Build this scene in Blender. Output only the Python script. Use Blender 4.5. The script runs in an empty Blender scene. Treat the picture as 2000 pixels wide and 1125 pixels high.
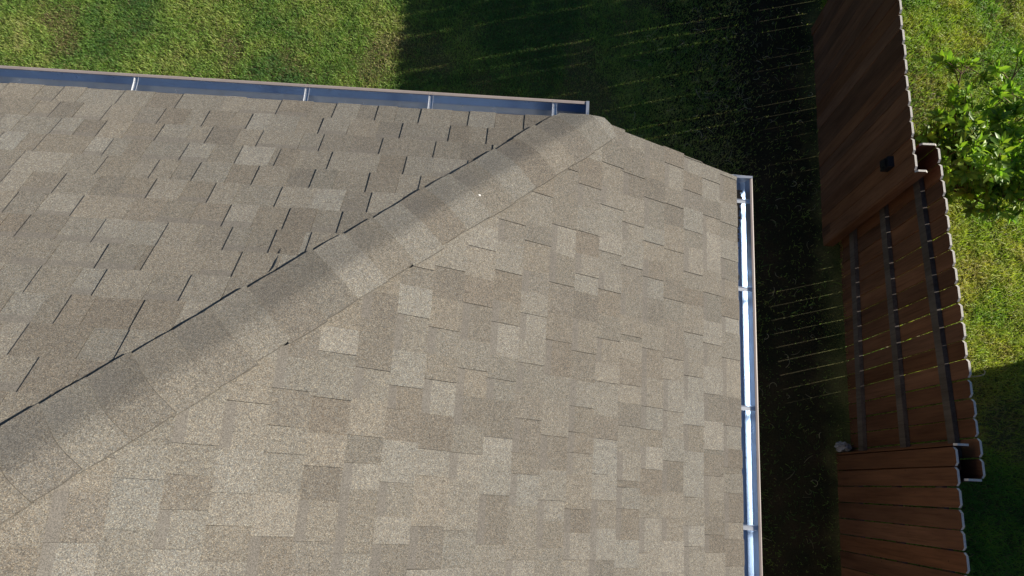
import bpy, math, random
import numpy as np
from mathutils import Vector, Matrix
R = math.radians
random.seed(7)
rng = np.random.default_rng(11)
SC = bpy.context.scene
COL = SC.collection

# ------------------------------------------------------------------ camera
CAM_H = 6.98865
cd = bpy.data.cameras.new('camera'); cam = bpy.data.objects.new('camera', cd); COL.objects.link(cam)
cam.matrix_world = Matrix.Translation((0, 0, CAM_H)) @ Matrix.Rotation(0.26222, 4, 'X') @ Matrix.Rotation(0.0473, 4, 'Z')
cd.sensor_width = 36; cd.lens = 1419.93 / 2000 * 36
cd.clip_start = 0.05; cd.clip_end = 500
SC.camera = cam

# ------------------------------------------------------------------ light
SUN_EL, SUN_AZ = 20.7, 14.6          # azimuth from +X towards +Y
SUN_STRENGTH, SKY_STRENGTH = 4.9, 0.046
w = bpy.data.worlds.new('World'); SC.world = w; w.use_nodes = True
nt = w.node_tree
sky = nt.nodes.new('ShaderNodeTexSky'); sky.sky_type = 'NISHITA'; sky.sun_disc = False
sky.sun_elevation = R(SUN_EL); sky.sun_rotation = R(90 - SUN_AZ)
sky.air_density = 1.0; sky.dust_density = 0.3; sky.ozone_density = 5.0
nt.links.new(sky.outputs[0], nt.nodes['Background'].inputs[0])
nt.nodes['Background'].inputs[1].default_value = SKY_STRENGTH
sl = bpy.data.lights.new('sun', 'SUN'); so = bpy.data.objects.new('sun', sl); COL.objects.link(so)
sl.energy = SUN_STRENGTH; sl.angle = R(0.53); sl.color = (1.0, 0.93, 0.82)
sd = Vector((math.cos(R(SUN_EL)) * math.cos(R(SUN_AZ)), math.cos(R(SUN_EL)) * math.sin(R(SUN_AZ)), math.sin(R(SUN_EL))))
so.rotation_euler = sd.to_track_quat('Z', 'Y').to_euler(); so.location = (20, 5, 12)
SC.view_settings.view_transform = 'Standard'; SC.view_settings.look = 'None'
SC.view_settings.gamma = 1; SC.view_settings.exposure = 0.85
try: SC.view_settings.use_curve_mapping = False
except Exception: pass

# ------------------------------------------------------------------ node helpers
class NT:
    def __init__(s, name, rough=0.8, metal=0.0, spec=0.5):
        s.m = bpy.data.materials.new(name); s.m.use_nodes = True; s.t = s.m.node_tree
        s.b = s.t.nodes['Principled BSDF']
        s.b.inputs['Roughness'].default_value = rough; s.b.inputs['Metallic'].default_value = metal
        s.b.inputs['Specular IOR Level'].default_value = spec
        s.out = s.t.nodes['Material Output']
    def n(s, ty, **kw):
        nd = s.t.nodes.new(ty)
        for k, v in kw.items():
            if k.startswith('i_'): nd.inputs[k[2:]].default_value = v
            else: setattr(nd, k, v)
        return nd
    def l(s, a, b): s.t.links.new(a, b)
    def coord(s, scale=(1, 1, 1)):
        tc = s.n('ShaderNodeTexCoord'); mp = s.n('ShaderNodeMapping'); mp.inputs['Scale'].default_value = scale
        s.l(tc.outputs['Object'], mp.inputs[0]); return mp.outputs[0]
    def noise(s, co, scale, detail=3, rough=0.5):
        n = s.n('ShaderNodeTexNoise'); n.inputs['Scale'].default_value = scale
        n.inputs['Detail'].default_value = detail; n.inputs['Roughness'].default_value = rough
        s.l(co, n.inputs['Vector']); return n.outputs['Fac']
    def voro(s, co, scale, out='Color'):
        n = s.n('ShaderNodeTexVoronoi'); n.inputs['Scale'].default_value = scale
        s.l(co, n.inputs['Vector']); return n.outputs[out]
    def ramp(s, fac, pts):
        r = s.n('ShaderNodeValToRGB'); e = r.color_ramp.elements
        while len(e) < len(pts): e.new(0.5)
        for i, (p, c) in enumerate(pts):
            e[i].position = p; e[i].color = (c[0], c[1], c[2], 1) if hasattr(c, '__len__') else (c, c, c, 1)
        s.l(fac, r.inputs[0]); return r.outputs[0]
    def mix(s, a, b, fac=1.0, mode='MULTIPLY'):
        m = s.n('ShaderNodeMix', data_type='RGBA', blend_type=mode)
        for sock, v in ((m.inputs[6], a), (m.inputs[7], b), (m.inputs[0], fac)):
            if hasattr(v, 'is_linked'): s.l(v, sock)
            elif hasattr(v, '__len__'): sock.default_value = (v[0], v[1], v[2], 1)
            else: sock.default_value = v
        return m.outputs[2]
    def math(s, op, a, b=0.0):
        m = s.n('ShaderNodeMath', operation=op)
        for sock, v in ((m.inputs[0], a), (m.inputs[1], b)):
            if hasattr(v, 'is_linked'): s.l(v, sock)
            else: sock.default_value = v
        return m.outputs[0]
    def attr(s, name): return s.n('ShaderNodeAttribute', attribute_name=name)
    def bump(s, h, strength, dist):
        b = s.n('ShaderNodeBump'); b.inputs['Strength'].default_value = strength; b.inputs['Distance'].default_value = dist
        s.l(h, b.inputs['Height']); s.l(b.outputs[0], s.b.inputs['Normal'])
    def base(s, c):
        if hasattr(c, 'is_linked'): s.l(c, s.b.inputs['Base Color'])
        else: s.b.inputs['Base Color'].default_value = (c[0], c[1], c[2], 1)
        return s

def mat_shingle(cap=False):
    s = NT('asphalt_cap_shingle' if cap else 'asphalt_shingle', 0.95, 0, 0.15)
    s.b.inputs['Diffuse Roughness'].default_value = 0.42
    co = s.coord()
    seg = s.attr('Col').outputs['Color']
    uv = s.n('ShaderNodeUVMap'); uv.uv_map = 'UVMap'; sx = s.n('ShaderNodeSeparateXYZ'); s.l(uv.outputs[0], sx.inputs[0])
    # uv.x = band flag, uv.y = 0 at the butt and 1 at the next course
    wob = s.noise(co, 40, 2)
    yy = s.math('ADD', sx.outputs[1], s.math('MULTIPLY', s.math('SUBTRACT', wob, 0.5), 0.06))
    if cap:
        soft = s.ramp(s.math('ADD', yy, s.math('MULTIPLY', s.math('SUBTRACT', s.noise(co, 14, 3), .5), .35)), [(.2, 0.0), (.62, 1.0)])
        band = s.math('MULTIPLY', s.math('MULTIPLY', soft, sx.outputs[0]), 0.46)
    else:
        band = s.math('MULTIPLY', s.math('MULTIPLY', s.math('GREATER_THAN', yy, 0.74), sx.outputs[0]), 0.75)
    v = s.voro(co, 430)
    sep = s.n('ShaderNodeSeparateColor'); s.l(v, sep.inputs[0])
    g1 = s.ramp(sep.outputs[0], [(0.0, (0.50, 0.48, 0.47)), (0.22, (0.74, 0.72, 0.70)), (0.5, (0.96, 0.94, 0.93)), (0.78, (1.17, 1.15, 1.11)), (0.93, (1.45, 1.42, 1.32)), (1.0, (1.9, 1.85, 1.7))])
    hue = s.mix((1.06, 0.97, 0.86), (0.94, 1.0, 1.06), sep.outputs[1], 'MIX')
    v2 = s.voro(co, 95); sp2 = s.n('ShaderNodeSeparateColor'); s.l(v2, sp2.inputs[0])
    g2 = s.ramp(sp2.outputs[2], [(0.0, 0.92), (1.0, 1.08)])
    gran = s.mix(s.mix(g1, hue), g2)
    big = s.ramp(s.noise(co, 3.0, 4, 0.6), [(0.25, 0.92), (0.75, 1.0)])
    c = s.mix(s.mix(s.mix(seg, big), gran), (0.722, 0.744, 0.772))
    grb = s.ramp(sep.outputs[0], [(0.0, 0.70), (1.0, 1.22)])
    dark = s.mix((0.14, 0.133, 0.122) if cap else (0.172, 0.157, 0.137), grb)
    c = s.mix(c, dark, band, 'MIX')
    s.base(c)
    s.bump(sep.outputs[2], 0.45, 0.0025)
    return s.m

def mat_paint(name, col, rough=0.45, metal=0.0):
    s = NT(name, rough, metal)
    co = s.coord()
    s.base(s.mix(s.ramp(s.noise(co, 9, 5, 0.7), [(0.3, 0.86), (0.7, 1.06)]), col))
    return s.m

def mat_gutter_metal():
    s = NT('aluminium_gutter_inside', 0.3, 0.95)
    co = s.coord((1, 1, 1))
    dirt = s.ramp(s.noise(co, 16, 6, 0.7), [(0.52, 0.0), (0.75, 1.0)])
    n2 = s.noise(co, 4, 3, 0.6)
    base = s.mix((0.60, 0.72, 0.88), (0.50, 0.60, 0.74), n2, 'MIX')
    s.base(s.mix(base, (0.30, 0.27, 0.23), s.math('MULTIPLY', dirt, 0.18), 'MIX'))
    s.l(s.ramp(s.noise(co, 24, 4), [(0.3, 0.27), (0.7, 0.36)]), s.b.inputs['Roughness'])
    return s.m

def mat_wood(name, tint=(1, 1, 1)):
    s = NT(name, 0.85, 0, 0.2)
    co = s.coord((1, 1, 1))
    seg = s.attr('Col').outputs['Color']
    tc = s.n('ShaderNodeTexCoord'); mp = s.n('ShaderNodeMapping'); mp.inputs['Scale'].default_value = (55, 55, 2.2)
    s.l(tc.outputs['Object'], mp.inputs[0])
    grain = s.noise(mp.outputs[0], 1.0, 5, 0.65)
    mp2 = s.n('ShaderNodeMapping'); mp2.inputs['Scale'].default_value = (9, 9, 1.3); s.l(tc.outputs['Object'], mp2.inputs[0])
    blot = s.noise(mp2.outputs[0], 1.0, 4, 0.6)
    c = s.mix(seg, s.ramp(grain, [(0.25, (0.62, 0.58, 0.52)), (0.5, (1, 1, 1)), (0.8, (1.25, 1.2, 1.12))]))
    c = s.mix(c, s.ramp(blot, [(0.3, (0.7, 0.66, 0.64)), (0.7, (1.2, 1.2, 1.2))]))
    knots = s.ramp(s.voro(co, 7, 'Distance'), [(0.02, 0.35), (0.06, 1.0)])
    c = s.mix(c, knots)
    s.base(s.mix(c, tint))
    s.bump(grain, 0.5, 0.003)
    return s.m

def mat_vcol(name, rough, spec=0.3, trans=0.0, nscale=None):
    s = NT(name, rough, 0, spec)
    c = s.attr('Col').outputs['Color']
    s.base(c)
    if trans:
        tr = s.n('ShaderNodeBsdfTranslucent'); s.l(s.mix(c, (1.3, 1.5, 0.5)), tr.inputs['Color'])
        mx = s.n('ShaderNodeMixShader'); mx.inputs[0].default_value = trans
        s.l(s.b.outputs[0], mx.inputs[1]); s.l(tr.outputs[0], mx.inputs[2]); s.l(mx.outputs[0], s.out.inputs[0])
    return s.m

def mat_soil():
    s = NT('lawn_soil', 0.95, 0, 0.1)
    co = s.coord()
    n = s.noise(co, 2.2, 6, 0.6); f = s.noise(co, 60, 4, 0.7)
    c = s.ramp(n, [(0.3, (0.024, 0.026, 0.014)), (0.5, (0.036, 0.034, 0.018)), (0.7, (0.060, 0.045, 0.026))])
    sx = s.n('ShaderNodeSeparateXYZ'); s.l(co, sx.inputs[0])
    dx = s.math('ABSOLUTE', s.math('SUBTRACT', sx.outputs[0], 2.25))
    lit_thatch = s.ramp(s.math('ADD', dx, s.math('MULTIPLY', s.math('SUBTRACT', n, .5), .6)), [(.75, 0.0), (1.0, 1.0)])  # bare corridor soil also darkened as painted shade; sunlit lawns get lighter thatch
    c = s.mix(c, s.ramp(n, [(0.35, (0.085, 0.115, 0.035)), (0.6, (0.15, 0.15, 0.055))]), lit_thatch, 'MIX')
    s.base(s.mix(c, s.ramp(f, [(0.25, 0.45), (0.75, 1.5)])))
    s.bump(f, 0.8, 0.02)
    return s.m

def mat_noise(name, col, rough=0.8, lo=0.7, hi=1.2, sc=12, bump=0.0):
    s = NT(name, rough)
    co = s.coord(); n = s.noise(co, sc, 5, 0.65)
    s.base(s.mix(s.ramp(n, [(0.25, lo), (0.75, hi)]), col))
    if bump: s.bump(n, 0.8, bump)
    return s.m

M = {
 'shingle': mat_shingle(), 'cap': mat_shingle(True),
 'gut_out': mat_paint('tan_gutter_paint', (0.36, 0.30, 0.27), 0.4),
 'gut_in': mat_gutter_metal(),
 'hanger': mat_paint('hanger_metal', (0.78, 0.79, 0.80), 0.35, 0.8),
 'trim': mat_paint('trim_paint', (0.45, 0.40, 0.35), 0.5),
 'wall': mat_noise('house_siding', (0.42, 0.37, 0.31), 0.8, 0.9, 1.1, 6),
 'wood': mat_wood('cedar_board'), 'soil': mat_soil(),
 'endgrain': mat_noise('weathered_end_grain', (0.60, 0.56, 0.50), 0.9, 0.75, 1.1, 90, 0.002),
 'black': mat_noise('black_plastic', (0.012, 0.013, 0.016), 0.35, 0.8, 1.2, 20),
 'grass': mat_vcol('grass_blade', 0.5, 0.25, 0.4),
 'leaf': mat_vcol('glossy_leaf', 0.42, 0.35, 0.36),
 'bark': mat_noise('shrub_bark', (0.16, 0.10, 0.06), 0.9, 0.6, 1.3, 60, 0.004),
 'rock': mat_noise('pale_stone', (0.30, 0.30, 0.32), 0.9, 0.4, 1.3, 45, 0.01),
 'grit': mat_noise('granule_grit', (0.10, 0.082, 0.065), 0.95, 0.3, 2.2, 260, 0.003),
 'tar': mat_noise('roof_sealant', (0.02, 0.024, 0.03), 0.3, 0.7, 1.2, 60),
 'pebble': mat_noise('white_pebble', (0.8, 0.78, 0.74), 0.6, 0.9, 1.1, 60),
 'glass': mat_noise('window_glass', (0.03, 0.04, 0.05), 0.08, 0.9, 1.1, 2),
}

# ------------------------------------------------------------------ mesh helpers
class MB:
    def __init__(s): s.v = []; s.f = []; s.c = []; s.uv = []; s.mi = []
    def face(s, pts, col=(1, 1, 1), uv=None, mi=0):
        b = len(s.v); s.v += [tuple(p) for p in pts]; s.f.append(tuple(range(b, b + len(pts))))
        s.c.append(col); s.uv.append(uv or [(0, 0)] * len(pts)); s.mi.append(mi)
    def box8(s, p, col=(1, 1, 1), mi=0, skip=()):
        # p[0..3] bottom ring ccw, p[4..7] top ring
        for i, q in enumerate(((3, 2, 1, 0), (4, 5, 6, 7), (0, 1, 5, 4), (1, 2, 6, 5), (2, 3, 7, 6), (3, 0, 4, 7))):
            if i not in skip: s.face([p[j] for j in q], col, None, mi)
    def box(s, x0, x1, y0, y1, z0, z1, col=(1, 1, 1), mi=0):
        s.box8([(x0, y0, z0), (x1, y0, z0), (x1, y1, z0), (x0, y1, z0), (x0, y0, z1), (x1, y0, z1), (x1, y1, z1), (x0, y1, z1)], col, mi)
    def tube(s, pts, rad, n=8, col=(1, 1, 1), mi=0):
        pts = [Vector(p) for p in pts]; rs = rad if hasattr(rad, '__len__') else [rad] * len(pts)
        rings = []
        for i, p in enumerate(pts):
            d = (pts[min(i + 1, len(pts) - 1)] - pts[max(i - 1, 0)]).normalized()
            a = d.cross(Vector((0, 0, 1)) if abs(d.z) < .9 else Vector((1, 0, 0))).normalized(); b = d.cross(a)
            rings.append([p + (a * math.cos(t) + b * math.sin(t)) * rs[i] for t in [2 * math.pi * k / n for k in range(n)]])
        for i in range(len(rings) - 1):
            for k in range(n):
                s.face([rings[i][k], rings[i][(k + 1) % n], rings[i + 1][(k + 1) % n], rings[i + 1][k]], col, None, mi)
        s.face(rings[0][::-1], col, None, mi); s.face(rings[-1], col, None, mi)
    def build(s, name, mats, parent=None, weld=False, smooth=False):
        me = bpy.data.meshes.new(name)
        me.from_pydata(s.v, [], s.f)
        at = me.color_attributes.new('Col', 'FLOAT_COLOR', 'CORNER'); ul = me.uv_layers.new(name='UVMap')
        cols = []; uvs = []
        for f, c, u in zip(s.f, s.c, s.uv):
            for k in range(len(f)): cols += [c[0], c[1], c[2], 1]; uvs += list(u[k])
        at.data.foreach_set('color', cols); ul.data.foreach_set('uv', uvs)
        for m in (mats if isinstance(mats, (list, tuple)) else [mats]): me.materials.append(m)
        me.polygons.foreach_set('material_index', s.mi)
        if weld or smooth:
            import bmesh
            bm = bmesh.new(); bm.from_mesh(me); bmesh.ops.remove_doubles(bm, verts=bm.verts, dist=1e-5)
            bmesh.ops.recalc_face_normals(bm, faces=bm.faces); bm.to_mesh(me); bm.free()
        if smooth: me.polygons.foreach_set('use_smooth', [True] * len(me.polygons))
        me.update()
        o = bpy.data.objects.new(name, me); COL.objects.link(o)
        if parent: o.parent = parent
        return o

def tag(o, label=None, cat=None, group=None, kind=None):
    if label: o['label'] = label
    if cat: o['category'] = cat
    if group: o['group'] = group
    if kind: o['kind'] = kind
    return o
def empty(name, loc, rz=0):
    o = bpy.data.objects.new(name, None); COL.objects.link(o); o.location = loc; o.rotation_euler = (0, 0, rz); return o

# vectorised value noise
_T = rng.random((256, 256))
def vnoise(x, y, s, octs=3):
    r = np.zeros_like(x); a = 1.0; tot = 0
    for o in range(octs):
        X = x * s + 17.3 * o + 100; Y = y * s + 9.7 * o + 100
        xi = np.floor(X).astype(int); yi = np.floor(Y).astype(int); fx = X - xi; fy = Y - yi
        fx = fx * fx * (3 - 2 * fx); fy = fy * fy * (3 - 2 * fy)
        g = lambda i, j: _T[(xi + i) & 255, (yi + j) & 255]
        r += a * ((g(0, 0) * (1 - fx) + g(1, 0) * fx) * (1 - fy) + (g(0, 1) * (1 - fx) + g(1, 1) * fx) * fy)
        tot += a; a *= .5; s *= 2.03
    return r / tot

# ------------------------------------------------------------------ ground
b = MB(); n = 24
for i in range(n):
    for j in range(n):
        x0, x1 = -60 + 120 * i / n, -60 + 120 * (i + 1) / n; y0, y1 = -60 + 120 * j / n, -60 + 120 * (j + 1) / n
        b.face([(x0, y0, 0), (x1, y0, 0), (x1, y1, 0), (x0, y1, 0)])
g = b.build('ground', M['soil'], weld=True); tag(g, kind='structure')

# ------------------------------------------------------------------ house (frame: own axes turned by YAW)
YAW = -0.01583
XB, ZB, MBs = 1.2306, 3.1440, 0.6585      # east eave x, height, pitch
YA, ZA, MAs = 1.7688, 3.7268, 0.6174      # north eave y, height, pitch
XH = XB - (ZA - ZB) / MBs                 # hip foot x
RX = -2.6                                 # ridge x
RZ = ZB + (XB - RX) * MBs
YR = YA - (RZ - ZA) / MAs                 # ridge end y
YS = -6.5                                 # south end
OX, OY = RX, -2.4
c_, s_ = math.cos(YAW), math.sin(YAW)
house = empty('house', (c_ * OX - s_ * OY, s_ * OX + c_ * OY, 0), YAW)
tag(house, 'house with tan asphalt shingle hip roof and open metal gutters', 'house')
def L(x, y, z): return (x - OX, y - OY, z)   # house frame -> local of the empty

EXP = 0.1429
SHADES = [((.268, .245, .208), 5), ((.285, .262, .224), 5), ((.305, .284, .246), 3.5), ((.248, .224, .190), 4), ((.328, .308, .270), 1.6), ((.230, .206, .175), 2)]
_last = [None]
def shade():
    c = random.choices([q[0] for q in SHADES], [q[1] for q in SHADES])[0]
    while _last[0] is not None and abs(c[1] - _last[0][1]) < .012: c = random.choices([q[0] for q in SHADES], [q[1] for q in SHADES])[0]
    _last[0] = c
    c = tuple(m + (q - m) * .82 for q, m in zip(c, (.272, .249, .212)))
    k = random.uniform(.94, 1.06); w_ = random.uniform(-.02, .02)
    return (c[0] * k * (1 + w_), c[1] * k, c[2] * k * (1 - w_))

def shingle_plane(mb, P0, U, V, N, nC, ulim):
    P0, U, V, N = Vector(P0), Vector(U), Vector(V), Vector(N)
    P = lambda u, v, w_: P0 + U * u + V * v + N * w_
    for k in range(nC):
        ua, ub = ulim(k)
        if ub - ua < .02: continue
        v0 = k * EXP; v1 = v0 + EXP + .008
        u = ua - random.uniform(0, .15); up = random.random() < .5
        while u < ub:
            r = random.random()
            wd = random.uniform(.080, .155) if r < .88 else (random.uniform(.022, .032) if r < .91 and not up else random.uniform(.17, .22))
            a, e = max(u, ua), min(u + wd, ub)
            u += wd
            if e - a < .004: up = not up; continue
            hb = .0090 if up else .0054
            hb += random.uniform(-.0005, .0008); ht = .0033 if up else .0
            jv = random.uniform(-.0015, .0015); sk = random.uniform(-.0012, .0012)
            col = shade(); flag = 1.0 if random.random() < (.25 if up else .6) else 0.0
            if wd < .05: col = tuple(x * .88 for x in col); flag = 0
            ju = random.uniform(-.0015, .0015) if e < ub else 0
            A0, B0 = P(a, v0 + jv, hb), P(e, v0 + jv, hb); A1, B1 = P(a + sk, v1, ht), P(e + sk + ju, v1, ht)
            # split the long tabs once so that the surface is not perfectly flat
            mid = .5 + random.uniform(-.1, .1); bow = random.uniform(-.0006, .0008)
            C0 = P(a + (e - a) * mid, v0 + jv, hb + bow); C1 = P(a + (e - a) * mid + sk, v1, ht)
            f1 = EXP / (v1 - v0 - jv)
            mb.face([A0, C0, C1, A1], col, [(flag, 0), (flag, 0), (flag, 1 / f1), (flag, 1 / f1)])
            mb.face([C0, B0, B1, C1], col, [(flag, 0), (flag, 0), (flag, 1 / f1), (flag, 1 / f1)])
            dk = tuple(x * .42 for x in col)
            lo = -.004
            mb.face([P(a, v0 + jv, lo), P(e, v0 + jv, lo), B0, C0, A0], dk)
            mb.face([A0, A1, P(a + sk, v1, lo), P(a, v0 + jv, lo)], dk)
            mb.face([B1, B0, P(e, v0 + jv, lo), P(e + sk, v1, lo)], dk)
            up = not up if random.random() < .93 else up

def cut(o, co, no):
    """trim a roof sheet along the hip: keep the side the normal points away from"""
    import bmesh
    bm = bmesh.new(); bm.from_mesh(o.data)
    bmesh.ops.bisect_plane(bm, geom=bm.verts[:] + bm.edges[:] + bm.faces[:], plane_co=co, plane_no=no, clear_outer=True)
    bm.to_mesh(o.data); bm.free()

def unit(v): v = Vector(v); return v.normalized()
VB = unit((-1, 0, MBs)); NB = unit((MBs, 0, 1)); VA = unit((0, -1, MAs)); NA = unit((0, MAs, 1))
# east slope
mb = MB()
nB = int((RZ - ZB) / (EXP * VB.z)) + 1
def limB(k):
    x = XB - k * EXP * -VB.x
    y1 = YA + random.uniform(-.004, .007)
    if k * EXP * VB.z + ZB > ZA: y1 = YA - (k * EXP * VB.z + ZB - ZA) / MAs + .22
    return 0, y1 - YS
shingle_plane(mb, Vector(L(XB, YS, ZB)) + VB * .013, (0, 1, 0), VB, NB, nB, lambda k: limB(k))
eB = mb.build('shingle_slope', M['shingle'], house); eB.name = 'roof_slope'
hipd = Vector((RX - XH, YR - YA, 0)).normalized(); hipn = Vector((-hipd.y, hipd.x, 0))   # points ... chosen below
if hipn.dot(Vector((0, 1, 0))) < 0: hipn = -hipn
# keep the upper part only where it lies on the B side of the hip; below ZA the sheet runs on to the rake
import bmesh
def trim_B(o):
    bm = bmesh.new(); bm.from_mesh(o.data)
    up = [f for f in bm.faces if min(v.co.x for v in f.verts) < XH - OX + .001]
    vs = set(v for f in up for v in f.verts); es = set(e for f in up for e in f.edges)
    bmesh.ops.bisect_plane(bm, geom=list(vs) + list(es) + up, plane_co=Vector(L(XH, YA, 0)) + hipn * .0, plane_no=hipn, clear_outer=True)
    bm.to_mesh(o.data); bm.free()
trim_B(eB)
tag(eB)
# north slope (hip end)
mb = MB()
nA = int((RZ - ZA) / (EXP * VA.z)) + 1
XW = 2 * RX - XH
def limA(k):
    d = k * EXP * VA.z / MBs
    return (XW + d - .2) - XW, (XH - d + .2) - XW
# u runs towards -x so that the frame is right handed
shingle_plane(mb, Vector(L(XH, YA, ZA)) + VA * .014, (-1, 0, 0), VA, NA, nA, lambda k: (max(0, k * EXP * VA.z / MBs - .2), (XH - XW) - k * EXP * VA.z / MBs + .2))
eA = mb.build('roof_slope', M['shingle'], house)
cut(eA, Vector(L(XH, YA, 0)), -hipn)
hw = Vector((-hipn.x, hipn.y, 0)); cut(eA, Vector(L(XW, YA, 0)), -hw)
# west slope
mb = MB(); VW = Vector((-VB.x, 0, VB.z)); NW = Vector((-NB.x, 0, NB.z))
shingle_plane(mb, L(2 * RX - XB, YA, ZB), (0, -1, 0), VW, NW, nB, lambda k: (max(0, (k * EXP * VB.z + ZB - ZA) / MAs - .1), YA - YS))
eW = mb.build('roof_slope', M['shingle'], house)
bm = bmesh.new(); bm.from_mesh(eW.data)
up = [f for f in bm.faces if max(v.co.x for v in f.verts) > XW - OX - .001]
bmesh.ops.bisect_plane(bm, geom=list(set(v for f in up for v in f.verts)) + list(set(e for f in up for e in f.edges)) + up, plane_co=Vector(L(XW, YA, 0)), plane_no=hw, clear_outer=True)
bm.to_mesh(eW.data); bm.free()

# caps: overlapping bent shingles along a line; A and B are unit plan directions down each side with their pitch
def lerp(a, b, t): return a + (b - a) * t
def caps(mb, p0, p1, sideA, kA, sideB, kB, wA, wB, drift=0.0, step=.145, nose=False):
    p0, p1 = Vector(p0), Vector(p1); D = p1 - p0; Ln = D.length; D.normalize()
    nk = int(Ln / step)
    prof = [-1, -.8, -.6, -.42, -.28, -.16, -.07, 0, .07, .16, .28, .42, .6, .8, 1]
    r = .035
    for k in range(nk + 1):
        col = tuple(x * .97 for x in shade()); fl = 0.0
        tw = random.uniform(-.006, .006); aL = wA * random.uniform(.96, 1.04); bL = wB * random.uniform(.96, 1.04)
        lift = random.uniform(-.001, .003)
        rows = []
        for (s, h) in ((k * step - .003, .0195 + lift), (k * step + step * .5, .0158), ((k + 1) * step + .015, .0120)):
            row = []
            for t in prof:
                sc = (k * step) / 2.0 * drift
                tt = t * (aL if t < 0 else bL) * (1.0 if s < (k + .9) * step else .965) + (tw if s < k * step + .01 else tw * .4) - sc
                kk = kA if tt < 0 else kB
                sd_ = sideA if tt < 0 else sideB
                drop = kk * (math.sqrt(tt * tt + r * r) - r)
                if nose and k == 0 and s < .01:
                    s_e = s - .035 * math.sqrt(max(0, 1 - min(1, abs(t) * 1.0) ** 2)) + .02 * abs(t); dz = .0
                else: s_e = s; dz = 0
                hh = lerp(h, .0092, max(0, min(1, -t * 1.1))) if h > .0092 else h
                row.append(p0 + D * s_e + Vector(sd_) * abs(tt) + Vector((0, 0, -drop + hh + dz)))
            rows.append(row)
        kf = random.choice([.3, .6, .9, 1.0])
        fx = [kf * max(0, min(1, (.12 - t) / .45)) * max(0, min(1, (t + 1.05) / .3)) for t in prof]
        for i in range(2):
            for j in range(len(prof) - 1):
                y0, y1 = (0, .55) if i == 0 else (.55, 1.1)
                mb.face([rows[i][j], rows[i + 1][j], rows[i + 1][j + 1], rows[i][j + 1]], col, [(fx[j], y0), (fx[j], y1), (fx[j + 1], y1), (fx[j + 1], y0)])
        for j in range(len(prof) - 1):   # butt
            a, c2 = rows[0][j], rows[0][j + 1]; dn = Vector((0, 0, -.019))
            mb.face([a, c2, c2 + dn, a + dn], tuple(x * .4 for x in col))
        for j in (0, len(prof) - 1):     # long side edges
            dn = Vector((0, 0, -.0145))
            mb.face([rows[0][j], rows[1][j], rows[1][j] + dn, rows[0][j] + dn], tuple(x * .72 for x in col))
            mb.face([rows[1][j], rows[2][j], rows[2][j] + dn * .7, rows[1][j] + dn], tuple(x * .72 for x in col))
mb = MB()
hA = hipn; hB = -hipn     # A lies on +hipn side (north-west), B on the other
# pitch measured across the hip in plan
kAx = abs((Vector((0, -MAs, 0))).dot(hipn)) ; kBx = abs(Vector((-MBs, 0, 0)).dot(hipn))
slope = (RZ - ZA) / Vector((RX - XH, YR - YA, 0)).length
hd3 = (Vector(L(RX, YR, RZ)) - Vector(L(XH, YA, ZA))).normalized()
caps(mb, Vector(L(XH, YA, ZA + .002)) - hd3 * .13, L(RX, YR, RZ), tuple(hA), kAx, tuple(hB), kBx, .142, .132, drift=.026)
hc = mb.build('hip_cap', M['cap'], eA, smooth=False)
cut(hc, Vector(L(0, YA + .012, 0)), Vector((0, 1, 0)))
for an in (58, 30): cut(hc, Vector(L(XH + .045 + (.03 if an == 30 else 0), YA + .012 - (.012 if an == 30 else 0), 0)), Vector((math.cos(R(an)), math.sin(R(an)), 0)))
mb = MB(); hA2 = Vector((-hipn.x, hipn.y, 0))
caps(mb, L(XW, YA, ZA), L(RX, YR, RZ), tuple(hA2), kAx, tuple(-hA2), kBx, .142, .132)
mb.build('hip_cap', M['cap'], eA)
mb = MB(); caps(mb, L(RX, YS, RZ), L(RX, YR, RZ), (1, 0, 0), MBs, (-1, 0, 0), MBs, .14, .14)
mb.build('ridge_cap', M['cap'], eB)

# roof deck, fascia, rake boards, soffit and walls
def slab(mb, pts, dz):
    n = len(pts); lo = [Vector(p) - Vector((0, 0, dz)) for p in pts]; hi = [Vector(p) for p in pts]
    mb.face(hi); mb.face(lo[::-1])
    for i in range(n): mb.face([lo[i], lo[(i + 1) % n], hi[(i + 1) % n], hi[i]])
e = .006
mb = MB()
slab(mb, [L(XB - .02, YS, ZB - e), L(XB - .02, YA - .02, ZB - e), L(XH, YA - .02, ZA - e - .01), L(RX, YR, RZ - e), L(RX, YS, RZ - e)], .03)
slab(mb, [L(XH - .03, YA - .02, ZA - e - .01), L(XW, YA - .02, ZA - e - .01), L(RX, YR, RZ - e - .01)], .03)
slab(mb, [L(2 * RX - XB + .02, YA - .02, ZB - e), L(2 * RX - XB + .02, YS, ZB - e), L(RX, YS, RZ - e), L(RX, YR, RZ - e), L(XW, YA - .02, ZA - e - .01)], .03)
mb.build('roof_deck', M['trim'], house)
FA, FB = YA - .035, XB - .035       # fascia faces
mb = MB()
mb.box(*sum(([L(XW, 0, 0)[0], L(XH - .02, 0, 0)[0]], [L(0, FA - .02, 0)[1], L(0, FA, 0)[1]]), []), ZA - .20, ZA - .045)
mb.box(L(FB - .02, 0, 0)[0], L(FB, 0, 0)[0], L(0, YS, 0)[1], L(0, YA - .03, 0)[1], ZB - .20, ZB - .045)
xw = 2 * RX - FB
mb.box(L(xw, 0, 0)[0], L(xw + .02, 0, 0)[0], L(0, YS, 0)[1], L(0, YA - .03, 0)[1], ZB - .20, ZB - .045)
mb.build('fascia', M['trim'], house)
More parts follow.
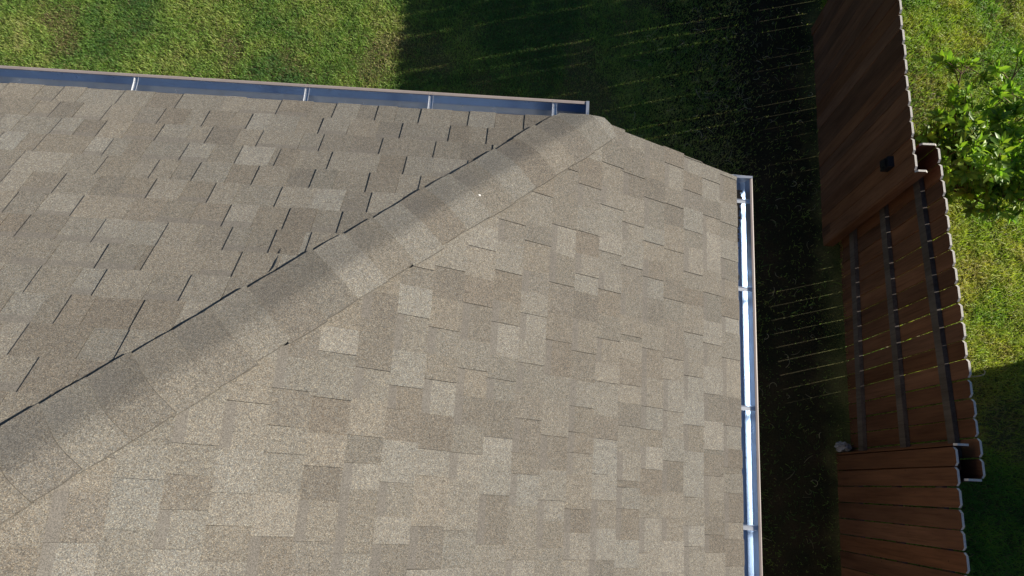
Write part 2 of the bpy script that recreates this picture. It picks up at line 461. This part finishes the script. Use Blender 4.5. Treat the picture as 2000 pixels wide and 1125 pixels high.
for sgn in (1, -1):
    xa = XH if sgn > 0 else XW; xb = FB if sgn > 0 else xw
    za = ZA - .04; zb = ZB - .04
    y0, y1 = YA - .045, YA - .025
    p = [L(xa, y0, za - .15), L(xb, y0, zb - .15), L(xb, y1, zb - .15), L(xa, y1, za - .15), L(xa, y0, za), L(xb, y0, zb), L(xb, y1, zb), L(xa, y1, za)]
    mb = MB(); mb.box8(p); mb.build('rake_board', M['trim'], house)
mb = MB()
WX1, WX0, WY1, WY0 = XB - .45, 2 * RX - XB + .45, YA - .42, YS + .4
mb.box(L(WX0 - .4, 0, 0)[0], L(WX1 + .39, 0, 0)[0], L(0, WY0 - .35, 0)[1], L(0, FA - .03, 0)[1], ZB - .19, ZB - .175)
mb.build('soffit', M['trim'], house)
mb = MB()
x0, x1, y0, y1 = L(WX0, 0, 0)[0], L(WX1, 0, 0)[0], L(0, WY0, 0)[1], L(0, WY1, 0)[1]
mb.box(x0, x1, y0, y1, 0, ZB - .20)
for k in range(13):                    # lap siding courses
    z = .25 + k * .2
    mb.box8([(x0 - .004, y0 - .004, z), (x1 + .004, y0 - .004, z), (x1 + .004, y1 + .004, z), (x0 - .004, y1 + .004, z),
             (x0 - .001, y0 - .001, z + .19), (x1 + .001, y0 - .001, z + .19), (x1 + .001, y1 + .001, z + .19), (x0 - .001, y1 + .001, z + .19)])
mb.box(L(XW, 0, 0)[0], L(XH, 0, 0)[0], L(0, YA - .3, 0)[1], L(0, YA - .06, 0)[1], ZB - .17, ZA - .06)
mb.build('wall', M['wall'], house)

# gutters: K-style section (outward o, height z relative to the rim), swept
def gutter(P, D, O, length, hangers, sc=1.0):
    """P start at the fascia at rim height, D run direction, O outward; both unit plan vectors in the house frame"""
    P, D, O = Vector(P), Vector(D), Vector(O)
    inner = [(.0025, .012), (.0025, -.088), (.079, -.090), (.089, -.0800), (.099, -.0695), (.105, -.052), (.110, -.032), (.114, -.004)]
    outer = [(.0005, .012), (.0005, -.090), (.080, -.092), (.090, -.0820), (.101, -.0705), (.107, -.053), (.112, -.033), (.1165, 0.0)]
    Q = lambda s, o, z: P + D * s + O * (o * sc) + Vector((0, 0, z))
    root = None
    mo = MB(); nseg = max(1, int(length / .6))
    for k in range(nseg):
        a, e2 = length * k / nseg, length * (k + 1) / nseg
        for i in range(7):
            mo.face([Q(a, *outer[i]), Q(a, *outer[i + 1]), Q(e2, *outer[i + 1]), Q(e2, *outer[i])])
        # rolled rim: a flat hem turned inwards and its lip
        rim = [(.1165, 0), (.1175, .003), (.113, .0045), (.104, .0035), (.103, .001), (.105, -.006)]
        for i in range(5): mo.face([Q(a, *rim[i]), Q(a, *rim[i + 1]), Q(e2, *rim[i + 1]), Q(e2, *rim[i])])
    g_ = mo.build('gutter', M['gut_out'], house)
    mi_ = MB()
    for k in range(nseg):
        a, e2 = length * k / nseg, length * (k + 1) / nseg
        for i in range(7): mi_.face([Q(a, *inner[i + 1]), Q(a, *inner[i]), Q(e2, *inner[i]), Q(e2, *inner[i + 1])])
    mi_.build('lining', M['gut_in'], g_)
    for s0, sg in ((0, -1), (length, 1)):
        m_ = MB(); th = .003
        loop = outer + [(.113, .0045)]
        a_ = [Q(s0, o * 1.0, z) for o, z in loop]; b_ = [Q(s0 + sg * th, o, z) for o, z in loop]
        m_.face(a_); m_.face(b_[::-1])
        for i in range(len(loop)): m_.face([a_[i], a_[(i + 1) % len(loop)], b_[(i + 1) % len(loop)], b_[i]])
        # crimped flange over the end, seen as a bright lip from above
        m_.box8([Q(s0 - sg * .012, .004, .0035), Q(s0 + sg * th, .004, .0035), Q(s0 + sg * th, .1175, .0055), Q(s0 - sg * .012, .1175, .0055),
                 Q(s0 - sg * .012, .004, .0055), Q(s0 + sg * th, .004, .0055), Q(s0 + sg * th, .1175, .0075), Q(s0 - sg * .012, .1175, .0075)])
        m_.build('end_cap', M['hanger'], g_)
    for s in hangers:
        m_ = MB(); h = .011
        pr = [(.003, .004), (.03, -.002), (.08, -.006), (.100, -.004), (.112, .0015)]
        for i in range(len(pr) - 1):
            (o0, z0), (o1, z1) = pr[i], pr[i + 1]
            m_.box8([Q(s - h, o0, z0 - .0015), Q(s + h, o0, z0 - .0015), Q(s + h, o1, z1 - .0015), Q(s - h, o1, z1 - .0015),
                     Q(s - h, o0, z0), Q(s + h, o0, z0), Q(s + h, o1, z1), Q(s - h, o1, z1)])
        for sg in (-1, 1):  # stiffening ribs
            for i in range(len(pr) - 1):
                (o0, z0), (o1, z1) = pr[i], pr[i + 1]
                m_.box8([Q(s + sg * h - .0012, o0, z0), Q(s + sg * h + .0012, o0, z0), Q(s + sg * h + .0012, o1, z1), Q(s + sg * h - .0012, o1, z1),
                         Q(s + sg * h - .0012, o0, z0 + .004), Q(s + sg * h + .0012, o0, z0 + .004), Q(s + sg * h + .0012, o1, z1 + .004), Q(s + sg * h - .0012, o1, z1 + .004)])
        m_.tube([Q(s, .02, .0), Q(s, .02, .005)], .004, 6)
        m_.build('hanger', M['hanger'], g_)
    return g_
gA_end = XH - .035
gA = gutter(L(gA_end, FA, ZA - .018), (-1, 0, 0), (0, 1, 0), gA_end - XW - .1,
       [gA_end - x for x in (.141, -.481, -1.105, -1.968, -2.7, -3.3, -3.9)], 1.17)
gB_end = YA + .018
gB = gutter(L(FB, gB_end, ZB - .018), (0, -1, 0), (1, 0, 0), gB_end - YS, [gB_end - y for y in (1.634, 1.114, .46, -.142, -.75, -1.35, -1.95, -2.6)], 1.09)
# washed-down granules and a downspout outlet in the east gutter
mb = MB()
for k in range(44):
    y0 = gB_end - .05 - k * .011; wd0 = .088 * (1 - .009 * k) * random.uniform(.85, 1.05)
    for j in range(5):
        o0 = .004 + wd0 * j / 5
        a = L(FB + o0, y0, ZB - .018 - .087 + .004 * random.random()); mb.box(a[0], a[0] + wd0 / 5, a[1] - .0115, a[1], ZB - .1065, a[2] + .006 * random.random())
mb.build('granule_grit', M['grit'], gB)
mb = MB()
cx, cy, cz = L(FB + .044, 1.205, ZB - .018 - .086)
ring = [(cx + .033 * math.cos(t), cy + .033 * math.sin(t), cz) for t in [2 * math.pi * k / 20 for k in range(20)]]
mb.tube([(cx, cy, cz - .15), (cx, cy, cz + .0005)], .033, 20, mi=0)
mb.tube([(cx, cy, cz + .0006), (cx, cy, cz + .002)], .026, 20, mi=1)
mb.build('outlet', [M['hanger'], M['black']], gB)
mb = MB(); wx = L(WX1, 0, 0)[0] + .012
mb.box(wx, wx + .065, cy - .04, cy + .04, 0.15, cz - .42)
mb.box8([(wx, cy - .04, cz - .419), (wx + .065, cy - .04, cz - .419), (wx + .065, cy + .04, cz - .419), (wx, cy + .04, cz - .419),
         (cx - .035, cy - .04, cz - .12), (cx + .03, cy - .04, cz - .12), (cx + .03, cy + .04, cz - .12), (cx - .035, cy + .04, cz - .12)])
mb.box(cx - .035, cx + .03, cy - .04, cy + .04, cz - .119, cz - .05)
mb.build('downspout', M['trim'], gB)

# blue-black sealant smear where a valley of the cap meets the north slope
def roofA(x, y): return ZA + (YA - y) * MAs
def roofB(x, y): return ZB + (XB - x) * MBs
mb = MB()
pts = [(-.904, .815), (-.903, .78), (-.9035, .75), (-.904, .72), (-.911, .700)]
mb.tube([L(x, y, roofA(x, y) + .0085) for x, y in pts], [.0006, .0018, .0032, .0026, .0008], 6)
mb.build('sealant_smear', M['tar'], eA)

def blob(name, loc, r, mat, sq=(1, 1, 1), sub=2, rough=.25, seed=0):
    bm = bmesh.new(); bmesh.ops.create_icosphere(bm, subdivisions=sub, radius=1)
    rr = random.Random(seed)
    for v in bm.verts:
        k = 1 + rr.uniform(-rough, rough)
        v.co = Vector((v.co.x * sq[0], v.co.y * sq[1], v.co.z * sq[2])) * r * k
    me = bpy.data.meshes.new(name); bm.to_mesh(me); bm.free(); me.materials.append(mat)
    o = bpy.data.objects.new(name, me); COL.objects.link(o); o.location = loc; return o
px, py = -.18, 1.177
pb = blob('pebble', (c_ * px - s_ * py, s_ * px + c_ * py, roofB(px, py) + .017), .0075, M['pebble'], (1.3, 1, .7), 2, .12, 3)
tag(pb, 'tiny white pebble lying on the tan shingles near the roof hip', 'pebble')

# ------------------------------------------------------------------ fence
fence = empty('wooden_fence', (3.2, 0, 0))
tag(fence, 'tall brown cedar board fence with dog-eared tops and alternating panels', 'fence')
FH = 1.824
def wcol(): 
    k = random.uniform(.70, 1.25); h = random.uniform(-.12, .12)
    return (.136 * k * (1 + h * .6), .065 * k, .035 * k * (1 - h))
def FL(x, y, z): return (x - 3.2, y, z)
def lerp(a, b, t): return a + (b - a) * t
def board(mb, x0b, y0b, x0t, y0t, dirb, wd, th, zb, zt, col, axis='y', ear=.022):
    """one board: runs along y (axis y) or x; bottom corner x0b,y0b and top corner x0t,y0t; wd along axis, th the other way"""
    def pt(a, t, z):   # a: along width 0..wd, t thickness 0..th
        f = z / FH; bx, by = lerp(x0b, x0t, f), lerp(y0b, y0t, f)
        return FL(bx + (t if axis == 'y' else a), by + (a if axis == 'y' else t), z)
    e = ear; prof = [(0, zb), (wd, zb), (wd, zt - e * 1.1), (wd - e, zt), (e, zt), (0, zt - e * 1.1)]
    A = [pt(a, 0, z) for a, z in prof]; B = [pt(a, th, z) for a, z in prof]
    mb.face(A[::-1] if axis == 'y' else A, col); mb.face(B if axis == 'y' else B[::-1], col)
    for i in range(6):
        j = (i + 1) % 6
        mi = 1 if i in (2, 3, 4) else 0
        mb.face([A[i], A[j], B[j], B[i]], col, None, mi)
def panel(bline, tline, y_hi, y_lo, gap, th=.017):
    """bline/tline: x of the near face at (y_hi, y_lo) for bottom and top"""
    mb = MB(); pitch = .1431; n = int(round((y_hi - y_lo) / pitch)); pitch = (y_hi - y_lo) / n
    for i in range(n):
        ya = y_hi - (i + 1) * pitch; f = (i + .5) / n
        g0 = gap * random.choice([.3, .5, .6, .75, .8, .9, 1.0, 1.1, 1.2, 1.3] if gap < .01 else [.55, .75, .85, .95, 1.0, 1.1, 1.2]); dx = random.uniform(-.003, .003); tl = random.uniform(-.0035, .0035)
        board(mb, lerp(bline[0], bline[1], f) + dx, ya + g0 / 2, lerp(tline[0], tline[1], f) + dx, ya + g0 / 2 + tl, 0,
              pitch - g0, th, -.02, FH + random.uniform(-.010, .008), wcol())
    return mb.build('board_panel', [M['wood'], M['endgrain']], fence)
J1, J2 = 2.49, .396
panel((3.185, 3.140), (3.098, 3.079), 5.02, J1, .0077)                 # near-face panel, top of the picture
panel((3.315, 3.268), (3.272, 3.325), 2.70, .179, .0113, .0165)        # far-face panel, rails towards the house
panel((3.127, 3.065), (3.149, 3.120), J2, -2.15, .0098)                 # near-face panel, bottom of the picture
panel((3.34, 3.36), (3.24, 3.25), 7.4, 4.83, .008)                     # far-face panel beyond the frame
# returns closing the step between panels
for a in ((3.145, J1 - .0165, 3.083, J1 - .0165, 0, .098, .016), (3.20, 2.703, 3.14, 2.703, 0, .135, .016),
          (3.127, J2 + .002, 3.151, J2 + .002, 0, .11, .016), (3.18, .160, 3.20, .160, 0, .125, .016), (3.19, 5.024, 3.10, 5.024, 0, .15, .016)):
    mb = MB(); board(mb, *a, -.02, FH, wcol(), 'x', .018)
    mb.build('return_board', [M['wood'], M['endgrain']], fence)
for (x, y) in ((3.135, 2.56), (3.215, .24), (3.17, 4.92), (3.17, -2.2)):
    mb = MB(); a = FL(x, y, 0); cw = tuple(q * 1.1 for q in wcol())
    mb.box(a[0], a[0] + .089, a[1], a[1] + .089, 0, 1.62, cw)
    mb.build('post', [M['wood'], M['endgrain']], fence)
gw = (.100, .085, .074)
def rail(ya, yb, xa, xb, z, zb_=None, mat='wood'):
    mb = MB(); hz = .089; zc0, zc1 = z, (zb_ if zb_ is not None else z)
    k = random.uniform(.85, 1.1); c = tuple(q * k for q in gw)
    n = 6
    for i in range(n):
        f0, f1 = i / n, (i + 1) / n
        y0, y1 = lerp(ya, yb, f0), lerp(ya, yb, f1); X0, X1 = lerp(xa, xb, f0), lerp(xa, xb, f1); Z0, Z1 = lerp(zc0, zc1, f0), lerp(zc0, zc1, f1)
        p = [FL(X1, y1, Z1 - hz), FL(X1 + .037, y1, Z1 - hz), FL(X0 + .037, y0, Z0 - hz), FL(X0, y0, Z0 - hz), FL(X1, y1, Z1), FL(X1 + .037, y1, Z1), FL(X0 + .037, y0, Z0), FL(X0, y0, Z0)]
        mb.box8(p, c, skip=() )
    return mb.build('rail', [M['wood']], fence)
def xs2(z, y): # near face of the second panel at height z
    f = z / FH; t = (2.70 - y) / 2.52
    return lerp(lerp(3.315, 3.268, t), lerp(3.272, 3.325, t), f)
for z0, z1 in ((.40, .30), (1.01, .99), (1.585, 1.63)):
    rail(2.56, .33, xs2(z0, 2.56) - .041, xs2(z1, .33) - .041, z0, z1)
for z0 in (.36, 1.0, 1.6):
    f = z0 / FH
    rail(4.92, 2.65, lerp(3.185, 3.098, f) + .019, lerp(3.143, 3.080, f) + .019, z0)
    rail(.24, -2.11, lerp(3.125, 3.147, f) + .019, lerp(3.067, 3.121, f) + .019, z0)
    rail(7.4, 5.03, 3.25, 3.26, z0)
# small black box screwed to the boards
mb = MB()
x, y, z = 3.078, 2.70, 1.465
mb.box8([(-.035, -.045, -.06), (.035, -.045, -.06), (.035, .045, -.06), (-.035, .045, -.06), (-.02, -.045, .05), (.035, -.045, .06), (.035, .045, .06), (-.02, .045, .05)])
mb.box(-.040, -.030, -.03, .03, -.03, .03)
bx = mb.build('small_box', M['black']); bx.location = (x - .012, y, z)
tag(bx, 'small black plastic box mounted high on the brown fence boards', 'box')
# dry tendril poking out over the fence top
mb = MB(); pts = [(3.34, .905, 1.70), (3.375, .90, 1.76), (3.41, .905, 1.79), (3.435, .915, 1.80), (3.445, .935, 1.80), (3.435, .95, 1.79)]
mb.tube(pts, [.004, .004, .0035, .003, .003, .0015], 6)
tw = mb.build('dry_tendril', mat_noise('dry_stem', (.45, .38, .26), .9)); tag(tw, 'pale dry curled tendril sticking out behind the fence boards', 'twig')
# pale rough stone at the foot of the fence step
rk = blob('stone', (3.165, .470, .07), .060, M['rock'], (1.1, .8, 1.0), 3, .22, 5)
tag(rk, 'pale grey rough stone at the foot of the fence beside the panel step', 'stone')

# ------------------------------------------------------------------ grass
def fast_mesh(name, verts, faces, cols, mat):
    """verts (n,3), faces (m,3) int, cols per vertex (n,3)"""
    me = bpy.data.meshes.new(name); nv, nf = len(verts), len(faces)
    me.vertices.add(nv); me.vertices.foreach_set('co', verts.astype(np.float32).ravel())
    me.loops.add(nf * 3); me.loops.foreach_set('vertex_index', faces.astype(np.int32).ravel())
    me.polygons.add(nf); me.polygons.foreach_set('loop_start', np.arange(0, nf * 3, 3, dtype=np.int32))
    me.update(calc_edges=True)
    at = me.color_attributes.new('Col', 'FLOAT_COLOR', 'POINT')
    at.data.foreach_set('color', np.concatenate([cols, np.ones((nv, 1))], 1).astype(np.float32).ravel())
    me.materials.append(mat)
    o = bpy.data.objects.new(name, me); COL.objects.link(o); return o

def blades(xy, h, wd, col, lean=0.6, flow=None):
    n = len(xy); th = rng.uniform(0, 2 * np.pi, n)
    if flow is not None: th = flow + rng.normal(0, .9, n)
    ln = np.abs(rng.normal(lean, .35, n)) * h
    d = np.stack([np.cos(th), np.sin(th)], 1); p = np.stack([-d[:, 1], d[:, 0]], 1)
    tw_ = rng.uniform(-1, 1, n)[:, None]; p = p + d * tw_ * .7
    V = np.zeros((n, 5, 3)); w2 = (wd / 2)[:, None]
    V[:, 0, :2] = xy - p * w2; V[:, 1, :2] = xy + p * w2
    m = xy + d * (ln * .35)[:, None]
    V[:, 2, :2] = m + p * w2 * .8; V[:, 3, :2] = m - p * w2 * .8; V[:, 2:4, 2] = (h * .62)[:, None]
    V[:, 4, :2] = xy + d * ln[:, None]; V[:, 4, 2] = h * np.clip(1 - .25 * (ln / h) ** 2, .35, 1)
    V[:, :2, 2] = -.004
    F = np.array([[0, 1, 2], [0, 2, 3], [3, 2, 4]]); base = np.arange(n)[:, None, None] * 5
    faces = (F[None] + base).reshape(-1, 3)
    c = np.repeat(col[:, None, :], 5, 1); c[:, :2] *= .8
    return V.reshape(-1, 3), faces, c.reshape(-1, 3)

def lawn_cols(x, y, pal, t, n):
    idx = np.clip(t * (len(pal) - 1), 0, len(pal) - 1.001); i = idx.astype(int); f = (idx - i)[:, None]
    P = np.array(pal); c = P[i] * (1 - f) + P[i + 1] * f
    return np.minimum(.75, np.array([1.27, 1.27, 1.6]) * c * rng.uniform(.84, 1.2, (n, 1)) * (1 + rng.normal(0, .05, (n, 3))))

# house-side lawn
N = 760000
x = rng.uniform(-6.0, 3.35, N); y = rng.uniform(-1.4, 5.9, N)
keep = ~((x < 1.0) & (y < 1.5)) & ~((x > 3.19) & (y < 5.0))
dens = np.where(x > .9, np.clip(1 - (x - 1.5) / 1.1, .05, 1), 1)          # thins out towards the fence
patch = vnoise(x, y, 1.1, 3)
bare = vnoise(x + 40, y, 1.6, 3)
dens = dens * np.where(bare > .66, .8, 1)
keep &= rng.random(N) < dens
x, y, patch, bare = x[keep], y[keep], patch[keep], bare[keep]; n = len(x)
t = np.clip((patch - .25) * 1.9, 0, 1) * .7 + (vnoise(x + 3, y, 6.5, 3) - .5) * .75 + rng.normal(0, .09, n)
pal = [(.080, .165, .038), (.16, .265, .050), (.235, .33, .062), (.33, .375, .090), (.43, .39, .16)]
t = np.clip(t, 0, 1); col = lawn_cols(x, y, pal, t, n)
straw = rng.random(n) < (.05 + .60 * np.clip((bare - .60) * 7, 0, 1) * (x < 1.6)); col[straw] = np.array([.33, .27, .14]) * rng.uniform(.6, 1.15, (straw.sum(), 1))
tuft = vnoise(x, y, 9, 2)
h = (.016 + .032 * tuft) * rng.uniform(.6, 1.4, n) * np.where(bare > .62, .7, 1); wd = rng.uniform(.0028, .0058, n)
flow = rng.uniform(0, 6.28, n)
V, F, C = blades(np.stack([x, y], 1), h, wd, col, .85, flow)
# bleached dead runners lying on the shaded strip
n2 = 300; xs = np.concatenate([rng.uniform(1.2, 3.1, 170), rng.normal(2.15, .35, 130)]); ys = np.concatenate([rng.uniform(-1.2, 5.6, 170), rng.normal(4.3, .55, 130)])
Vl, Fl, Cl = [V], [F], [C]; off = len(V)
for i in range(n2):
    k = 7; a = rng.uniform(0, 6.28); cur = rng.normal(0, .5); L0 = rng.uniform(.008, .022); pnt = np.array([xs[i], ys[i]]); P_ = []
    for j in range(k): P_.append(pnt.copy()); a += cur; pnt = pnt + L0 * np.array([math.cos(a), math.sin(a)])
    P_ = np.array(P_); dd = np.gradient(P_, axis=0); dd /= np.linalg.norm(dd, axis=1)[:, None]; pp = np.stack([-dd[:, 1], dd[:, 0]], 1) * rng.uniform(.0012, .0024)
    z = .03 + .02 * np.sin(np.linspace(0, 3, k)) + rng.uniform(0, .015)
    vv = np.concatenate([np.c_[P_ - pp, z], np.c_[P_ + pp, z + .001]]); ff = []
    for j in range(k - 1): ff += [[j, j + 1, k + j + 1], [j, k + j + 1, k + j]]
    Vl.append(vv); Fl.append(np.array(ff) + off); Cl.append(np.tile(np.array([.42, .37, .27]) * rng.uniform(.5, 1.3), (2 * k, 1))); off += len(vv)
lg = fast_mesh('lawn_grass', np.concatenate(Vl), np.concatenate(Fl), np.concatenate(Cl), M['grass'])
tag(lg, 'short mown lawn grass between the house and the fence', 'grass', kind='stuff')

# neighbour-side lawn: longer, yellower
N = 300000
x = rng.uniform(3.30, 7.6, N); y = rng.uniform(-1.6, 6.6, N)
bare = vnoise(x + 40, y, 1.3, 3); near = np.exp(-((x - 3.55) / .42) ** 2) * np.exp(-((y - 2.75) / .55) ** 2)
keep = rng.random(N) < np.where(bare > .68, .5, 1) * (1 - .85 * near)
x, y, bare, near = x[keep], y[keep], bare[keep], near[keep]; n = len(x)
patch = vnoise(x + 5, y, 1.4, 3)
t = np.clip((patch - .2) * 1.4 + .10 * np.clip(y - 1.7, 0, 1), 0, 1) + (vnoise(x + 3, y, 5.5, 3) - .5) * .7 + rng.normal(0, .09, n)
t = np.clip(t, 0, 1)
pal = [(.09, .21, .030), (.17, .31, .038), (.27, .37, .046), (.37, .40, .065), (.45, .40, .11)]
col = lawn_cols(x, y, pal, t, n)
straw = rng.random(n) < (.06 + .4 * np.clip((bare - .6) * 8, 0, 1) + .5 * near); col[straw] = np.array([.40, .34, .15]) * rng.uniform(.5, 1.1, (straw.sum(), 1))
tuft = vnoise(x, y, 8, 2)
h = (.03 + .06 * tuft) * rng.uniform(.6, 1.35, n); wd = rng.uniform(.003, .0062, n)
V, F, C = blades(np.stack([x, y], 1), h, wd, col, .8, rng.uniform(0, 6.28, n))
ng = fast_mesh('long_grass', V, F, C, M['grass'])
tag(ng, 'longer yellow-green grass on the far side of the fence', 'grass', kind='stuff')

# ------------------------------------------------------------------ shrub beyond the fence
shrub = empty('leafy_shrub', (4.50, 3.20, 0))
tag(shrub, 'glossy green leafy shrub growing just beyond the fence', 'shrub')
st = MB(); tips = []
rs = random.Random(21)
base = Vector((-.12, .0, 0))
for i in range(26):
    a = i / 26 * 6.283 * 2 + rs.uniform(-.25, .25); reach = rs.uniform(.35, .95); hz = rs.uniform(.75, 1.35) * (1.05 - .28 * reach)
    p1 = base + Vector((math.cos(a) * .06, math.sin(a) * .06, .10)); p2 = base + Vector((math.cos(a) * reach * .45, math.sin(a) * reach * .45, hz * .6)); p3 = base + Vector((math.cos(a) * reach + .16, math.sin(a) * reach + .06, hz))
    st.tube([base, p1, p2, p3], [.016, .014, .010, .005], 6); tips.append((p3, (p3 - p2).normalized()))
    for k in range(9):
        f = rs.uniform(.0, 1); q = p2.lerp(p3, f); d = Vector((rs.uniform(-1, 1), rs.uniform(-1, 1), rs.uniform(.0, .9))).normalized()
        e2 = q + d * rs.uniform(.12, .30); st.tube([q, (q + e2) / 2 + Vector((0, 0, .015)), e2], [.006, .004, .003], 5); tips.append((e2, (e2 - q + Vector((0, 0, .1))).normalized()))
    for k in range(2):
        f = rs.uniform(.2, .9); q = p1.lerp(p2, f); d = Vector((rs.uniform(-1, 1), rs.uniform(-1, 1), rs.uniform(-.1, .5))).normalized()
        e2 = q + d * rs.uniform(.15, .3); st.tube([q, e2], [.005, .003], 5); tips.append((e2, d))
st.build('stem', M['bark'], shrub)
vs, fs, cs = [], [], []; off = 0
for (tp, d) in tips:
    a0 = d.cross(Vector((.3, .2, 1))).normalized(); b0 = d.cross(a0)
    nl = rs.randint(14, 22); tone = rs.uniform(.7, 1.25)
    for k in range(nl):
        ang = k * 2.4 + rs.uniform(-.3, .3); el = rs.uniform(.15, 1.25) if k > 2 else rs.uniform(1.1, 1.5)
        o_ = (a0 * math.cos(ang) + b0 * math.sin(ang)) * math.cos(el) + d * math.sin(el) * .8
        o_.z -= .12; o_.normalize(); Lf = rs.uniform(.070, .130); W = Lf * rs.uniform(.14, .21)
        sdv = o_.cross(d if abs(o_.dot(d)) < .95 else Vector((1, 0, 0))).normalized(); up_ = sdv.cross(o_).normalized()
        if up_.z < 0: up_ = -up_
        root = tp - d * rs.uniform(0, .07)
        P_ = lambda s, w_, z_: root + o_ * (Lf * s) + sdv * (W * w_) + up_ * (Lf * z_)
        droop = rs.uniform(.05, .22)
        pts = [P_(0, 0, 0), P_(.30, .75, .03), P_(.30, 0, -.01), P_(.30, -.75, .03), P_(.65, 1.0, .02 - droop * .3), P_(.65, 0, -.02 - droop * .3), P_(.65, -1.0, .02 - droop * .3), P_(1, 0, -droop)]
        ff = [(0, 1, 2), (0, 2, 3), (1, 4, 5), (1, 5, 2), (2, 5, 6), (2, 6, 3), (4, 7, 5), (5, 7, 6)]
        g_ = rs.uniform(.7, 1.3) * tone; y_ = rs.random() ** 2
        c = (.16 * g_ + .24 * y_, .29 * g_ + .22 * y_, .046 * g_ + .025 * y_)
        vs += [tuple(p) for p in pts]; fs += [tuple(i + off for i in f) for f in ff]; cs += [c] * 8; off += 8
lf = fast_mesh('foliage', np.array(vs), np.array(fs), np.array(cs), M['leaf']); lf.parent = shrub
lf.data.polygons.foreach_set('use_smooth', [True] * len(lf.data.polygons))

# ------------------------------------------------------------------ neighbouring house to the east (its shade falls on the lower fence)
HX, HY, HE = 7.9, 2.13, 4.35
nb = empty('neighbour_house', (HX + 4, HY - 5, 0)); tag(nb, 'neighbouring two storey house east of the fence', 'house')
mb = MB(); mb.box(-4, 4, -5, 5, 0, HE)
for k in range(21):
    z = .1 + k * .2
    mb.box8([(-4.01, -5.01, z), (4.01, -5.01, z), (4.01, 5.01, z), (-4.01, 5.01, z), (-4.002, -5.002, z + .19), (4.002, -5.002, z + .19), (4.002, 5.002, z + .19), (-4.002, 5.002, z + .19)])
mb.build('wall', M['wall'], nb)
mb = MB(); o_ = .3; rz = HE + 1.5
A = [(-4 - o_, -5 - o_, HE), (4 + o_, -5 - o_, HE), (4 + o_, 5 + o_, HE), (-4 - o_, 5 + o_, HE)]; T = [(0, -1.5, rz), (0, 1.5, rz)]
mb.face([A[0], A[1], T[0]], (.25, .22, .18)); mb.face([A[1], A[2], T[1], T[0]], (.25, .22, .18)); mb.face([A[2], A[3], T[1]], (.25, .22, .18)); mb.face([A[3], A[0], T[0], T[1]], (.25, .22, .18))
mb.face(A[::-1], (.25, .22, .18)); mb.build('roof', M['shingle'], nb)
for (yy, zz) in ((-2.5, 1.5), (2, 1.5), (-2.5, 3.4), (2, 3.4)):
    mb = MB(); mb.box(-4.05, -4.012, yy - .5, yy + .5, zz - .55, zz + .55); fr = mb.build('window', M['trim'], nb)
    mb = MB(); mb.box(-4.056, -4.05, yy - .44, yy + .44, zz - .49, zz + .49); mb.build('pane', M['glass'], fr)
